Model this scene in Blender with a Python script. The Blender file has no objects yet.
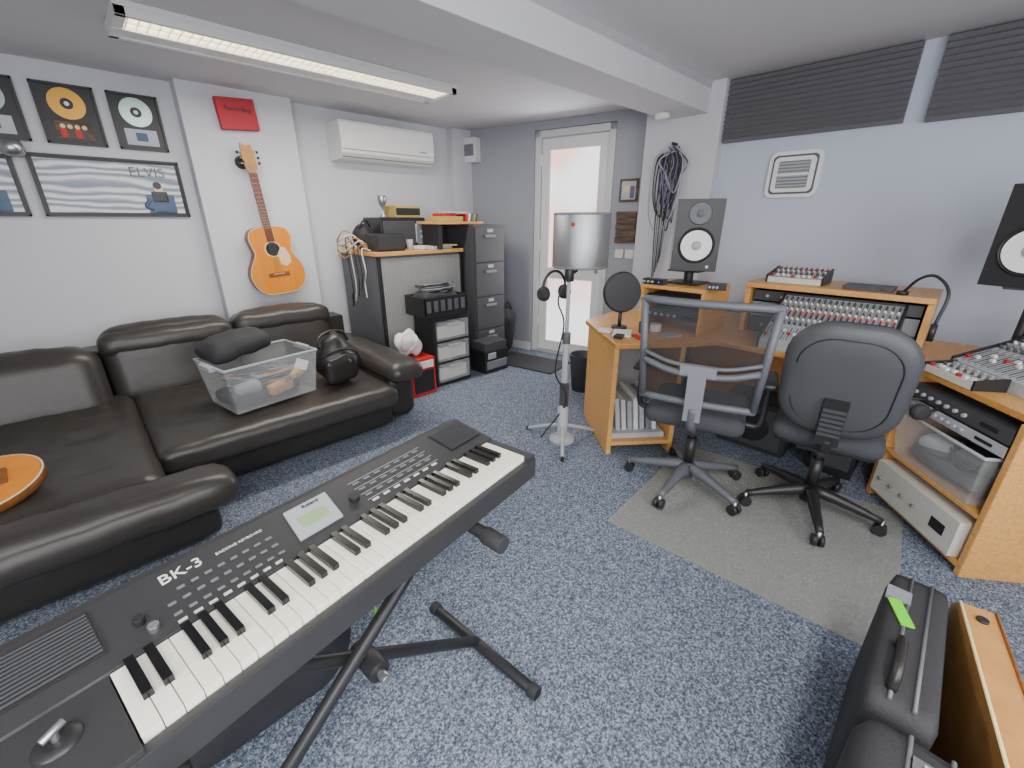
import bpy, bmesh, math, random
from mathutils import Vector, Matrix, Euler
random.seed(4)
sc=bpy.context.scene
R=math.radians
# ---------------------------------------------------------------- materials
def rgb(h):
    h=h.lstrip('#'); v=[int(h[i:i+2],16)/255 for i in (0,2,4)]
    return tuple((c/12.92 if c<=.04045 else ((c+.055)/1.055)**2.4) for c in v)
def mat(name,col,rough=.5,metal=0,bump=0,bscale=80,var=0,emit=0,alpha=1,spec=.5,trans=0,coat=0,ecol=None):
    m=bpy.data.materials.new(name); m.use_nodes=True; nt=m.node_tree
    b=nt.nodes["Principled BSDF"]; c=rgb(col) if isinstance(col,str) else col
    b.inputs["Base Color"].default_value=(*c,1); b.inputs["Roughness"].default_value=rough
    b.inputs["Metallic"].default_value=metal; b.inputs["Specular IOR Level"].default_value=spec
    b.inputs["Alpha"].default_value=alpha; b.inputs["Transmission Weight"].default_value=trans
    b.inputs["Coat Weight"].default_value=coat
    if emit:
        b.inputs["Emission Color"].default_value=(*(rgb(ecol) if ecol else c),1); b.inputs["Emission Strength"].default_value=emit
    tc=nt.nodes.new("ShaderNodeTexCoord")
    n=nt.nodes.new("ShaderNodeTexNoise"); n.inputs["Scale"].default_value=bscale; n.inputs["Detail"].default_value=4
    nt.links.new(tc.outputs["Object"],n.inputs["Vector"])
    if var or not bump:
        v=var or .04
        mx=nt.nodes.new("ShaderNodeMix"); mx.data_type='RGBA'
        mx.inputs[6].default_value=(*[x*(1-v) for x in c],1); mx.inputs[7].default_value=(*[min(1,x*(1+v)) for x in c],1)
        nt.links.new(n.outputs["Fac"],mx.inputs[0]); nt.links.new(mx.outputs[2],b.inputs["Base Color"])
    if bump:
        bp=nt.nodes.new("ShaderNodeBump"); bp.inputs["Strength"].default_value=bump; bp.inputs["Distance"].default_value=.01
        nt.links.new(n.outputs["Fac"],bp.inputs["Height"]); nt.links.new(bp.outputs[0],b.inputs["Normal"])
    return m
def wood(name,c1,c2,scale=(3,40,40),rough=.4):
    m=mat(name,c1,rough); nt=m.node_tree; b=nt.nodes["Principled BSDF"]
    tc=nt.nodes.new("ShaderNodeTexCoord"); mp=nt.nodes.new("ShaderNodeMapping"); mp.inputs["Scale"].default_value=scale
    n=nt.nodes.new("ShaderNodeTexNoise"); n.inputs["Scale"].default_value=2; n.inputs["Detail"].default_value=6
    r=nt.nodes.new("ShaderNodeValToRGB"); r.color_ramp.elements[0].position=.35; r.color_ramp.elements[1].position=.65
    r.color_ramp.elements[0].color=(*rgb(c1),1); r.color_ramp.elements[1].color=(*rgb(c2),1)
    nt.links.new(tc.outputs["Object"],mp.inputs[0]); nt.links.new(mp.outputs[0],n.inputs["Vector"])
    nt.links.new(n.outputs["Fac"],r.inputs[0]); nt.links.new(r.outputs[0],b.inputs["Base Color"])
    return m
def carpet():
    m=mat("carpet_blue_grey",'#8d99a8',.95,spec=.1); nt=m.node_tree; b=nt.nodes["Principled BSDF"]
    tc=nt.nodes.new("ShaderNodeTexCoord")
    n=nt.nodes.new("ShaderNodeTexNoise"); n.inputs["Scale"].default_value=125; n.inputs["Detail"].default_value=3; n.inputs["Roughness"].default_value=.8
    n2=nt.nodes.new("ShaderNodeTexVoronoi"); n2.inputs["Scale"].default_value=190
    add=nt.nodes.new("ShaderNodeMath"); add.operation='MULTIPLY_ADD'; add.inputs[1].default_value=.2
    nt.links.new(tc.outputs["Object"],n.inputs["Vector"]); nt.links.new(tc.outputs["Object"],n2.inputs["Vector"])
    nt.links.new(n2.outputs["Distance"],add.inputs[0]); nt.links.new(n.outputs["Fac"],add.inputs[2])
    r=nt.nodes.new("ShaderNodeValToRGB"); cr=r.color_ramp
    cr.elements[0].position=.43; cr.elements[0].color=(*rgb('#333b49'),1)
    cr.elements[1].position=.77; cr.elements[1].color=(*rgb('#a7afbb'),1)
    e=cr.elements.new(.59); e.color=(*rgb('#5f6a7a'),1)
    nt.links.new(add.outputs[0],r.inputs[0]); nt.links.new(r.outputs[0],b.inputs["Base Color"])
    bp=nt.nodes.new("ShaderNodeBump"); bp.inputs["Strength"].default_value=.4; bp.inputs["Distance"].default_value=.005
    nt.links.new(add.outputs[0],bp.inputs["Height"]); nt.links.new(bp.outputs[0],b.inputs["Normal"])
    return m
def wavemat():
    m=mat("poster_wave_print",'#c4cad2',.35); nt=m.node_tree; b=nt.nodes["Principled BSDF"]
    tc=nt.nodes.new("ShaderNodeTexCoord"); mp=nt.nodes.new("ShaderNodeMapping"); mp.inputs["Scale"].default_value=(1.8,1,6)
    n=nt.nodes.new("ShaderNodeTexWave"); n.bands_direction='Z'; n.inputs["Scale"].default_value=1.1; n.inputs["Distortion"].default_value=11; n.inputs["Detail"].default_value=2.5; n.inputs["Detail Scale"].default_value=.9
    r=nt.nodes.new("ShaderNodeValToRGB"); cr=r.color_ramp
    cr.elements[0].position=.05; cr.elements[0].color=(*rgb('#7d8796'),1); cr.elements[1].position=.85; cr.elements[1].color=(*rgb('#dcdfe2'),1)
    e=cr.elements.new(.45); e.color=(*rgb('#aeb5bf'),1)
    nt.links.new(tc.outputs["Object"],mp.inputs[0]); nt.links.new(mp.outputs[0],n.inputs["Vector"]); nt.links.new(n.outputs["Fac"],r.inputs[0]); nt.links.new(r.outputs[0],b.inputs["Base Color"])
    return m
M={}
M['wallL']=mat("paint_white_lilac",'#cecfd5',.8,bump=.05,bscale=200)
M['wallD']=mat("paint_backlit_shade",'#a4a7af',.8,bump=.05,bscale=200)  # backlit door wall: its shade is put into a darker paint colour
M['wallR']=mat("paint_pale_blue",'#bfc6d4',.8,bump=.05,bscale=200)
M['ceil']=mat("paint_ceiling",'#d1d0d4',.85,bump=.04,bscale=150)
M['trim']=mat("trim_white",'#d8d9db',.5)
M['carpet']=carpet(); M['wave']=wavemat()
M['black']=mat("black_plastic",'#252527',.42)
M['blackm']=mat("black_matte",'#2c2c2f',.75,bump=.2,bscale=150)
M['dark']=mat("dark_grey",'#444549',.5)
M['leather']=mat("black_leather",'#282625',.38,bump=.3,bscale=16,var=.1)
M['leatherS']=mat("black_leather_sheen",'#383431',.38,bump=.28,bscale=13,var=.12)  # same black leather, room reflections put into a lighter, browner base
M['white']=mat("white_plastic",'#e8e8e6',.4)
M['offw']=mat("off_white",'#d2d0c8',.5)
M['grey']=mat("mid_grey",'#7c7f85',.5)
M['fgrey']=mat("frame_grey",'#5b5d63',.45)
M['lgrey']=mat("light_grey",'#a9acb0',.5)
M['chrome']=mat("brushed_steel",'#b5b6b8',.3,metal=.9)
M['perf']=mat("perforated_steel",'#c0c1c2',.3,metal=.85,bump=.3,bscale=260)
M['beech']=wood("beech_laminate",'#cd954f',"#dba763")
M['beechd']=wood("beech_edge",'#bd843f','#cc9350')
M['tambour']=mat("tambour_grey",'#8f8f8d',.55)
M['foam']=mat("acoustic_foam",'#7a797e',.95,bump=.5,bscale=120)
M['red']=mat("red_card",'#b32a35',.6,var=.15)
M['redp']=mat("red_box",'#c0241f',.5)
M['gold']=mat("gold_disc",'#d8a24a',.3,metal=.6)
M['silver']=mat("silver_disc",'#9fb5b0',.3,metal=.6)
M['guitar']=wood("guitar_spruce",'#d98224','#e08c2d',(14,14,1),.25)
M['gside']=wood("guitar_side",'#6b3416','#7b3f1d',(30,30,2),.3)
M['neck']=wood("guitar_neck",'#7a4a22','#8a5628',(30,30,2),.35)
M['cream']=mat("cream",'#e4cf9c',.4)
M['keyw']=mat("key_white",'#f4f1e2',.25)
M['keyb']=mat("key_black",'#141416',.2)
M['kbody']=mat("keyboard_body",'#323234',.45,bump=.1,bscale=300)
M['btn']=mat("button_grey",'#6f7174',.5)
M['lcd']=mat("lcd_green",'#8fa577',.3,emit=.15)
M['clear']=mat("clear_plastic",'#dfe3e4',.12,alpha=.26,spec=.7)
M['mesh']=mat("chair_mesh",'#2b2c30',.8,alpha=.62)
M['fabric']=mat("chair_fabric",'#3f4046',.9,bump=.5,bscale=250,var=.15)
M['print']=mat("paper_print",'#b9bdc4',.5,bump=0,bscale=6,var=.35)
M['green']=mat("green_tape",'#5fd01f',.5)
M['tan']=wood("tan_leather",'#a9783f','#bd8a50',(6,6,6),.5)
M['glow']=mat("tube_light",'#fff9e4',.5,emit=7,ecol='#fff3d6')
M['louv']=mat("louvre",'#eae6d8',.35,emit=.25)
M['blue']=mat("blue_led",'#3b6cff',.4,emit=2)
M['yellow']=mat("yellow_box",'#b79a52',.6)
M['purple']=mat("purple_cable",'#6a5a86',.5)
M['bark']=wood("driftwood",'#4b3a2e','#7d6a55',(3,3,30),.8)
M['skin']=mat("poster_dark",'#3c3d45',.5,bscale=20,var=.4)
M['dkblue']=mat("poster_blue",'#4d5f7d',.5,bscale=20,var=.4)
gm=mat("frosted_glass_glow",'#ffffff',.6); nt=gm.node_tree; b=nt.nodes["Principled BSDF"]
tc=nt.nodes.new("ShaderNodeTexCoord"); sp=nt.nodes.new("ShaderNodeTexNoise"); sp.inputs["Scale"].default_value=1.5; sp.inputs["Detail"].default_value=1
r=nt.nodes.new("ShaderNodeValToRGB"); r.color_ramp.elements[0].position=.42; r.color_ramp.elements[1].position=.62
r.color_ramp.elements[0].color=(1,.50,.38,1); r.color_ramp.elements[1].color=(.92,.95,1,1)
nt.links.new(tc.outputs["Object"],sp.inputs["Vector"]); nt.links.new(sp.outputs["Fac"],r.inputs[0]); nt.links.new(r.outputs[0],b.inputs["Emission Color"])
b.inputs["Emission Strength"].default_value=1.5; M['glass']=gm  # daylight and warm backdrop behind the pane put in as emission
# ---------------------------------------------------------------- mesh builder
def frame(o,xd,up=(0,0,1)):
    x=Vector(xd).normalized(); z=Vector(up); y=z.cross(x).normalized(); z=x.cross(y)
    m=Matrix((x,y,z)).transposed().to_4x4(); m.translation=Vector(o); return m
def catmull(pts,n=6):
    P=[Vector(p) for p in pts]; P=[2*P[0]-P[1]]+P+[2*P[-1]-P[-2]]; out=[]
    for i in range(1,len(P)-2):
        for k in range(n):
            t=k/n; a,b_,c,d=P[i-1],P[i],P[i+1],P[i+2]
            out.append(.5*((2*b_)+(c-a)*t+(2*a-5*b_+4*c-d)*t*t+(3*b_-a-3*c+d)*t**3))
    out.append(P[-2]); return out
def rr(w,h,r,n=6):
    o=[]
    for cx,cy,a in ((w/2-r,h/2-r,0),(-w/2+r,h/2-r,90),(-w/2+r,-h/2+r,180),(w/2-r,-h/2+r,270)):
        for k in range(n+1): t=R(a+90*k/n); o.append((cx+r*math.cos(t),cy+r*math.sin(t)))
    return o
class MB:
    def __init__(s,name,M0=None):
        s.name=name; s.bm=bmesh.new(); s.mats=[]; s.M0=M0
    def mi(s,m):
        m=M[m] if isinstance(m,str) else m
        if m not in s.mats: s.mats.append(m)
        return s.mats.index(m)
    def _fin(s,verts,m,smooth=False):
        i=s.mi(m); fs=set()
        for v in verts:
            for f in v.link_faces: fs.add(f)
        for f in fs: f.material_index=i; f.smooth=smooth
    def box(s,c,d,m,rot=(0,0,0),T=None):
        X=Matrix.Translation(c)@Euler(rot).to_matrix().to_4x4()@Matrix.Diagonal((*d,1))
        if T: X=T@X
        s._fin(bmesh.ops.create_cube(s.bm,size=1,matrix=X)['verts'],m); return s
    def bb(s,x0,x1,y0,y1,z0,z1,m,T=None):
        return s.box(((x0+x1)/2,(y0+y1)/2,(z0+z1)/2),(abs(x1-x0),abs(y1-y0),abs(z1-z0)),m,T=T)
    def cyl(s,p1,p2,r1,m,r2=None,seg=20,T=None,smooth=True):
        p1=Vector(p1);p2=Vector(p2); 
        if T: p1=T@p1;p2=T@p2
        d=p2-p1; X=Matrix.Translation((p1+p2)/2)@d.to_track_quat('Z','Y').to_matrix().to_4x4()
        vs=bmesh.ops.create_cone(s.bm,cap_ends=True,segments=seg,radius1=r1,radius2=r1 if r2 is None else r2,depth=d.length,matrix=X)['verts']
        s._fin(vs,m,smooth)
        for v in vs:
            for f in v.link_faces:
                if len(f.verts)>4: f.smooth=False
        return s
    def tube(s,pts,r,m,seg=8,sm=0,T=None,closed=False):
        P=[Vector(p) for p in pts]
        if sm: P=catmull(P,sm)
        if T: P=[T@p for p in P]
        rings=[]; up=None
        for i,p in enumerate(P):
            t=(P[min(i+1,len(P)-1)]-P[max(i-1,0)]).normalized()
            if up is None: up=t.orthogonal().normalized()
            else:
                up=(up-t*up.dot(t)); up=up.normalized() if up.length>1e-5 else t.orthogonal().normalized()
            sd=t.cross(up)
            rr_=r[i*len(r)//len(P)] if isinstance(r,(list,tuple)) else r
            rings.append([s.bm.verts.new(p+rr_*(math.cos(a)*up+math.sin(a)*sd)) for a in [2*math.pi*k/seg for k in range(seg)]])
        i_=s.mi(m)
        for a,b_ in zip(rings,rings[1:]):
            for k in range(seg):
                f=s.bm.faces.new((a[k],a[(k+1)%seg],b_[(k+1)%seg],b_[k])); f.smooth=True; f.material_index=i_
        for rg,fl in ((rings[0],True),(rings[-1],False)):
            f=s.bm.faces.new(rg[::-1] if fl else rg); f.material_index=i_
        return s
    def loft(s,rings,m,T=None,smooth=True):
        T=T or Matrix.Identity(4); i_=s.mi(m)
        V=[[s.bm.verts.new(T@Vector((x,y,z))) for x,y in rg] for rg,z in rings]; n=len(V[0])
        for a,b_ in zip(V,V[1:]):
            for k in range(n):
                f=s.bm.faces.new((a[k],a[(k+1)%n],b_[(k+1)%n],b_[k])); f.smooth=smooth; f.material_index=i_
        for rg in (V[0][::-1],V[-1]): 
            f=s.bm.faces.new(rg); f.material_index=i_; f.smooth=smooth
        return s
    def prism(s,pts,z0,z1,m,T=None,mside=None,smooth=False):
        T=T or Matrix.Identity(4)
        lo=[s.bm.verts.new(T@Vector((p[0],p[1],z0))) for p in pts]; hi=[s.bm.verts.new(T@Vector((p[0],p[1],z1))) for p in pts]
        i_=s.mi(m); j=s.mi(mside) if mside else i_; n=len(pts)
        f=s.bm.faces.new(lo[::-1]); f.material_index=i_
        f=s.bm.faces.new(hi); f.material_index=i_
        for k in range(n):
            f=s.bm.faces.new((lo[k],lo[(k+1)%n],hi[(k+1)%n],hi[k])); f.material_index=j; f.smooth=smooth
        return s
    def lathe(s,prof,c,m,seg=24,T=None,axis='Z'):
        rings=[]
        for r,z in prof:
            rg=[]
            for k in range(seg):
                a=2*math.pi*k/seg; v=Vector((r*math.cos(a),r*math.sin(a),z))
                if axis=='X': v=Vector((v.z,v.x,v.y))
                if axis=='Y': v=Vector((v.x,v.z,v.y))
                v=v+Vector(c); rg.append(s.bm.verts.new(T@v if T else v))
            rings.append(rg)
        i_=s.mi(m)
        for a,b_ in zip(rings,rings[1:]):
            for k in range(seg):
                f=s.bm.faces.new((a[k],a[(k+1)%seg],b_[(k+1)%seg],b_[k])); f.smooth=True; f.material_index=i_
        for rg in (rings[0][::-1],rings[-1]):
            f=s.bm.faces.new(rg); f.material_index=i_
        return s
    def puff(s,c,d,m,n=6,rot=(0,0,0),cuts=12,bulge=.06,dim=[],T=None,wr=0,groove=[]):
        b2=bmesh.new(); bmesh.ops.create_cube(b2,size=2); bmesh.ops.subdivide_edges(b2,edges=b2.edges[:],cuts=cuts,use_grid_fill=True)
        X=Matrix.Translation(c)@Euler(rot).to_matrix().to_4x4()
        if T: X=T@X
        mp={}
        mn=min(d); i_=s.mi(m)
        for v in b2.verts:
            x,y,z=v.co
            rad=min(mn*.5,mn*(3.0/n))
            P=Vector((x*d[0]/2,y*d[1]/2,z*d[2]/2)); C=Vector([max(-(d[k]/2-rad),min(d[k]/2-rad,P[k])) for k in range(3)])
            dd=P-C
            if dd.length>rad: P=C+dd.normalized()*rad
            P.z+=bulge*d[2]*(1-x*x)*(1-y*y)*(1 if z>0 else -.3 if z<0 else 0)*2
            if z>0:
                for (ux,uy,dep,sg) in dim: P.z-=dep*math.exp(-(((P.x-ux)**2+(P.y-uy)**2)/sg**2))
                for (ax,val,dep,sg) in groove: P.z-=dep*math.exp(-((P[ax]-val)**2)/sg**2)
            if wr: P+=Vector((0,0,1))*wr*math.sin(P.x*37+P.y*11)*math.sin(P.y*29-P.x*13+1)
            mp[v]=s.bm.verts.new(X@P)
        for f in b2.faces:
            g=s.bm.faces.new([mp[v] for v in f.verts]); g.smooth=True; g.material_index=i_
        b2.free(); return s
    def done(s,bevel=.003,parent=None):
        bmesh.ops.recalc_face_normals(s.bm,faces=s.bm.faces[:])
        M0=s.M0
        if M0 is None:
            xs=[v.co for v in s.bm.verts]
            c=Vector(((min(v.x for v in xs)+max(v.x for v in xs))/2,(min(v.y for v in xs)+max(v.y for v in xs))/2,min(v.z for v in xs)))
            M0=Matrix.Translation(c); bmesh.ops.translate(s.bm,verts=s.bm.verts[:],vec=-c)
        me=bpy.data.meshes.new(s.name); s.bm.to_mesh(me); s.bm.free()
        for m in s.mats: me.materials.append(m)
        ob=bpy.data.objects.new(s.name,me); sc.collection.objects.link(ob); ob.matrix_world=M0
        if bevel:
            b=ob.modifiers.new("bevel",'BEVEL'); b.width=bevel; b.segments=2; b.limit_method='ANGLE'; b.angle_limit=R(50)
        return ob
def text(body,size,Mx,m,parent=None,name="label_text",ext=.0006):
    t=bpy.data.curves.new(name,'FONT'); t.body=body; t.size=size; t.extrude=ext; t.align_x='CENTER'; t.align_y='CENTER'
    t.materials.append(M[m]); o=bpy.data.objects.new(name,t); sc.collection.objects.link(o)
    if parent: o.parent=parent; o.matrix_parent_inverse=parent.matrix_world.inverted()
    o.matrix_world=Mx; return o
def rz(a): return Matrix.Rotation(a,4,'Z')
def LT(x,y,z,a=0): return Matrix.Translation((x,y,z))@rz(a)

# ================================================================= ROOM
CL,CR=2.28,2.33; YL=4.12; XR=3.68; XB=-1.7; YB=-1.9
MB("floor").bb(XB-.2,4.2,YB-.2,4.5,-.1,0,'carpet').done(0)
MB("ceiling").bb(XB-.2,4.2,1.6,4.5,CL,CL+.15,'ceil').bb(XB-.2,4.2,YB-.2,1.6,CR,CR+.1,'ceil').done(0)
MB("trim_ceiling_beam").bb(XB,3.72,1.60,1.93,2.13,CR+.02,'ceil').done(.004)
MB("wall_left").bb(XB-.15,3.5,YL,YL+.15,0,CR,'wallL').done(0)
MB("wall_left_pilaster").bb(.76,1.5,YL-.13,YL+.02,0,CL,'wallL').bb(3.08,3.34,YL-.1,YL+.02,0,CL,'wallL').done(.004)
P0=(3.30,4.12,0); dd=(.2148,-.9766,0)
D=frame(P0,dd)
MB("wall_door_side",D).bb(-.1,.895,0,.14,0,CL,'wallD').done(0)
MB("wall_door_side",D).bb(1.725,2.15,0,.14,0,CL,'wallD').done(0)
MB("wall_door_lintel",D).bb(.895,1.725,0,.14,2.205,CL,'wallD').done(0)
MB("wall_right_pier").bb(3.58,3.9,1.50,2.10,0,CR,'wallL').done(.004)
MB("wall_right").bb(XR,XR+.15,YB,1.52,0,CR,'wallR').done(0)
MB("wall_back").bb(XB,XR+.1,YB-.15,YB,0,CR,'wallR').done(0)
MB("wall_near").bb(XB-.15,XB,YB,YL+.1,0,CR,'wallL').done(0)
MB("baseboard_right").bb(XR-.015,XR,YB,1.5,0,.09,'trim').bb(3.565,3.58,1.5,2.1,0,.09,'trim').done()
MB("baseboard_door_side").bb(0.0,.88,-.015,0,0,.09,'trim',T=D).bb(1.74,1.98,-.015,0,0,.09,'trim',T=D).done()
MB("baseboard_left").bb(XB,.76,YL-.015,YL,0,.09,'trim').bb(1.5,3.0,YL-.015,YL,0,.09,'trim').done()
d=MB("door_1",D)
a0,a1,H1=.9,1.72,2.2
d.bb(a0,a0+.06,.0,.1,0,H1,'trim').bb(a1-.06,a1,.0,.1,0,H1,'trim').bb(a0,a1,.0,.1,H1-.06,H1,'trim')
d.bb(a0+.065,a0+.155,.03,.08,.03,2.13,'white').bb(a1-.155,a1-.065,.03,.08,.03,2.13,'white')
for z0,z1 in ((2.03,2.13),(.82,.93),(.03,.14)): d.bb(a0+.155,a1-.155,.03,.08,z0,z1,'white')
d.bb(a0+.15,a1-.15,.05,.065,.9,2.05,'glass').bb(a0+.15,a1-.15,.05,.065,.1,.85,'glass')
d.bb(a0,a1,.0,.13,0,.025,'lgrey')
for z in (.3,1.1,1.9): d.cyl((a0+.063,.02,z),(a0+.063,.02,z+.1),.012,'white')
d.bb(a1-.125,a1-.095,.015,.03,.9,1.15,'chrome').cyl((a1-.11,-.03,1.05),(a1-.11,.03,1.05),.009,'chrome').cyl((a1-.11,-.03,1.05),(a1-.22,-.03,1.05),.009,'chrome')
d.done(.004)
l=MB("added_light_fixture")
lx0,lx1,ly0,ly1=.38,2.2,2.80,3.16; e=.03
l.bb(lx0,lx1,ly0,ly1,CL-.025,CL-.001,'white').bb(lx0,lx1,ly0,ly0+e,CL-.06,CL-.025,'white').bb(lx0,lx1,ly1-e,ly1,CL-.06,CL-.025,'white')
l.bb(lx0,lx0+.04,ly0,ly1,CL-.06,CL-.025,'white').bb(lx1-.04,lx1,ly0,ly1,CL-.06,CL-.025,'white')
l.bb(lx0,lx1,2.995,3.02,CL-.062,CL-.025,'white')
l.bb(lx0+.04,lx1-.04,ly0+e,2.995,CL-.03,CL-.026,'glow')
l.bb(lx0+.04,lx1-.04,3.02,ly1-e,CL-.055,CL-.026,'white')
n=44
for i in range(n):
    x=lx0+.05+i*(lx1-lx0-.1)/(n-1); l.bb(x-.002,x+.002,ly0+e,2.995,CL-.056,CL-.03,'louv')
l.bb(lx0+.04,lx1-.04,2.91,2.915,CL-.056,CL-.03,'louv'); l.done(.002)
l=MB("added_light_fixture")
l.bb(-.9,.9,-.65,-.35,CR-.03,CR-.001,'white').bb(-.85,.85,-.62,-.38,CR-.036,CR-.031,'glow').done(.002)  # added glowing fixture behind the camera, unseen, lights the near half
MB("smoke_detector").lathe([(.0,2.09),(.035,2.09),(.05,2.10),(.055,2.129)],(3.35,1.84,0),'white').done(0)

# ================================================================= LEFT WALL ITEMS
YW=YL
def frame_pic(name,x0,x1,z0,z1,kind,y=YW):
    f=MB(name); t=.013
    f.bb(x0,x1,y-.012,y-.002,z0,z1,'black')
    for q in ((x0,x1,z0,z0+t),(x0,x1,z1-t,z1),(x0,x0+t,z0,z1),(x1-t,x1,z0,z1)): f.bb(q[0],q[1],y-.024,y-.002,q[2],q[3],'black')
    cx=(x0+x1)/2; h=z1-z0
    if kind=='disc' or kind=='disc2':
        mm='gold' if kind=='disc' else 'silver'
        f.cyl((cx,y-.016,z0+h*.68),(cx,y-.011,z0+h*.68),.085,mm,seg=40)
        f.cyl((cx,y-.0165,z0+h*.68),(cx,y-.015,z0+h*.68),.03,'black',seg=24); f.cyl((cx,y-.018,z0+h*.68),(cx,y-.016,z0+h*.68),.012,'white')
        f.bb(cx-.085,cx+.085,y-.014,y-.011,z0+.03,z0+h*.38,M['print'] if kind=='disc2' else M['bark'])
        if kind=='disc':
            for k in range(4): f.cyl((cx-.05+k*.033,y-.016,z0+.10),(cx-.05+k*.033,y-.0135,z0+.10),.013,'cream',seg=10).bb(cx-.066+k*.033,cx-.036+k*.033,y-.015,y-.0135,z0+.04,z0+.088,'dark' if k%2 else 'redp')
        else: f.puff((cx,y-.015,z0+.08),(.06,.004,.05),'dkblue',cuts=4,bulge=0)
    if kind=='poster':
        f.bb(x0+.025,x1-.025,y-.014,y-.011,z0+.025,z1-.025,'wave')
        f.puff((x1-.15,y-.016,z0+.085),(.16,.006,.12),'dkblue',n=6,cuts=4,bulge=0); f.puff((x1-.15,y-.018,z0+.13),(.09,.006,.07),'skin',n=6,cuts=4,bulge=0)
        f.tube([(x1-.21,y-.016,z0+.11),(x1-.24,y-.016,z0+.07),(x1-.20,y-.016,z0+.05)],.012,'dkblue',sm=3)
        f.cyl((x1-.15,y-.020,z0+.185),(x1-.15,y-.015,z0+.185),.026,'cream',seg=16)
        f.cyl((x1-.152,y-.0205,z0+.203),(x1-.152,y-.0155,z0+.203),.024,'skin',seg=16)
    return f.done(.001)
p=frame_pic("framed_poster",-.06,.69,1.42,1.78,'poster')
text("ELVIS",.085,Matrix.Translation((.50,YW-.016,1.70))@Matrix.Rotation(R(90),4,'X'),'fgrey',p)
frame_pic("framed_disc_award",.06,.34,1.84,2.17,'disc'); frame_pic("framed_disc_award",.40,.66,1.84,2.17,'disc2'); frame_pic("framed_disc_award",-.28,-.005,1.84,2.17,'disc2')
frame_pic("framed_poster",-.75,-.12,1.42,1.76,'poster')
s=MB("wall_sconce"); s.lathe([(.02,0),(.05,.02),(.055,.06),(.04,.09)],(-.1,YW-.09,1.74),'chrome').cyl((-.1,YW-.09,1.78),(-.1,YW-.002,1.80),.012,'chrome').done(0)
f=MB("red_sign"); f.box((1.095,3.955,2.11),(.25,.05,.20),'red',(0,R(-4),0)); f=f.done(.006)
text("Recording",.042,Matrix.Translation((1.10,3.926,2.14))@Matrix.Rotation(R(90),4,'X'),'black',f)
def guitar(name,T):
    g=MB(name)
    half=[(0,0),(.10,.006),(.165,.05),(.195,.13),(.185,.20),(.145,.275),(.13,.315),(.140,.37),(.148,.42),(.12,.475),(.05,.495),(0,.497)]
    c=catmull([(a,b,0) for a,b in half],5); pts=[(p.x,p.y) for p in c]+[(-p.x,p.y) for p in c[-2:0:-1]]
    g.prism(pts,0,.095,'gside',T=T,smooth=True)
    g.prism([(x*.985,.248+(y-.248)*.985) for x,y in pts],.095,.098,'guitar',T=T)
    g.tube([(x,y,.096) for x,y in pts]+[(pts[0][0],pts[0][1],.096)],.003,'cream',seg=5,T=T)
    g.cyl((0,.335,.0975),(0,.335,.0992),.052,'black',seg=32,T=T); g.cyl((0,.335,.097),(0,.335,.0987),.060,'cream',seg=32,T=T)
    g.prism([(.02,.29),(.055,.345),(.085,.34),(.11,.28),(.11,.23),(.07,.20),(.03,.22)],.098,.1005,'cream',T=T)
    g.bb(-.075,.075,.135,.163,.098,.106,'neck',T=T).bb(-.037,.037,.15,.155,.106,.110,'cream',T=T)
    g.bb(-.023,.023,.48,.85,.072,.095,'neck',T=T).bb(-.026,.026,.39,.86,.096,.103,'gside',T=T)
    for k in range(16):
        yy=.86-.64*(1-2**(-k/12)); g.bb(-.026,.026,yy-.001,yy+.001,.1025,.1045,'chrome',T=T)
    g.prism([(-.024,.855),(.024,.855),(.04,.90),(.042,.99),(.03,1.04),(0,1.03),(-.035,1.05),(-.042,.98),(-.036,.90)],.075,.093,'tan',T=T)
    for k in range(6):
        x=-.021+k*.0084; g.tube([(x*1.2,.155,.111),(x,.86,.106),(x*1.5,.93,.095)],.0009,'chrome',seg=4,T=T)
    for sx in (-1,1):
        for k in range(3): yy=.92+k*.035; g.cyl((sx*.038,yy,.083),(sx*.062,yy,.083),.005,'chrome',seg=8,T=T); g.cyl((sx*.056,yy,.083),(sx*.07,yy,.083),.009,'black',seg=10,T=T)
    return g.done(.0015)
GT=Matrix(((1,0,0,1.165),(0,0,-1,3.975),(0,1,0,.835),(0,0,0,1)))
guitar("acoustic_guitar",GT@Matrix.Rotation(R(4),4,'Z')@Matrix.Scale(1.04,4))
MB("guitar_wall_hanger").cyl((1.07,3.99,1.80),(1.07,3.975,1.80),.045,'black').tube([(1.05,3.88,1.80),(1.08,3.9,1.79),(1.09,3.985,1.80)],.008,'black',sm=3).done(.001)
a=MB("air_conditioner")
pr=[(3.88,2.17),(3.87,2.15),(3.86,2.0),(3.875,1.93),(3.93,1.885),(4.115,1.88),(4.115,2.17)]
T=Matrix(((0,0,1,0),(1,0,0,0),(0,1,0,0),(0,0,0,1)))
a.prism(pr,1.81,2.73,'white',T=T).bb(1.83,2.71,3.885,3.93,1.90,1.905,'grey').bb(1.815,2.725,3.857,3.862,1.955,1.959,'grey').bb(2.57,2.65,3.858,3.862,1.985,2.0,'lgrey')
a.done(.008)

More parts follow.
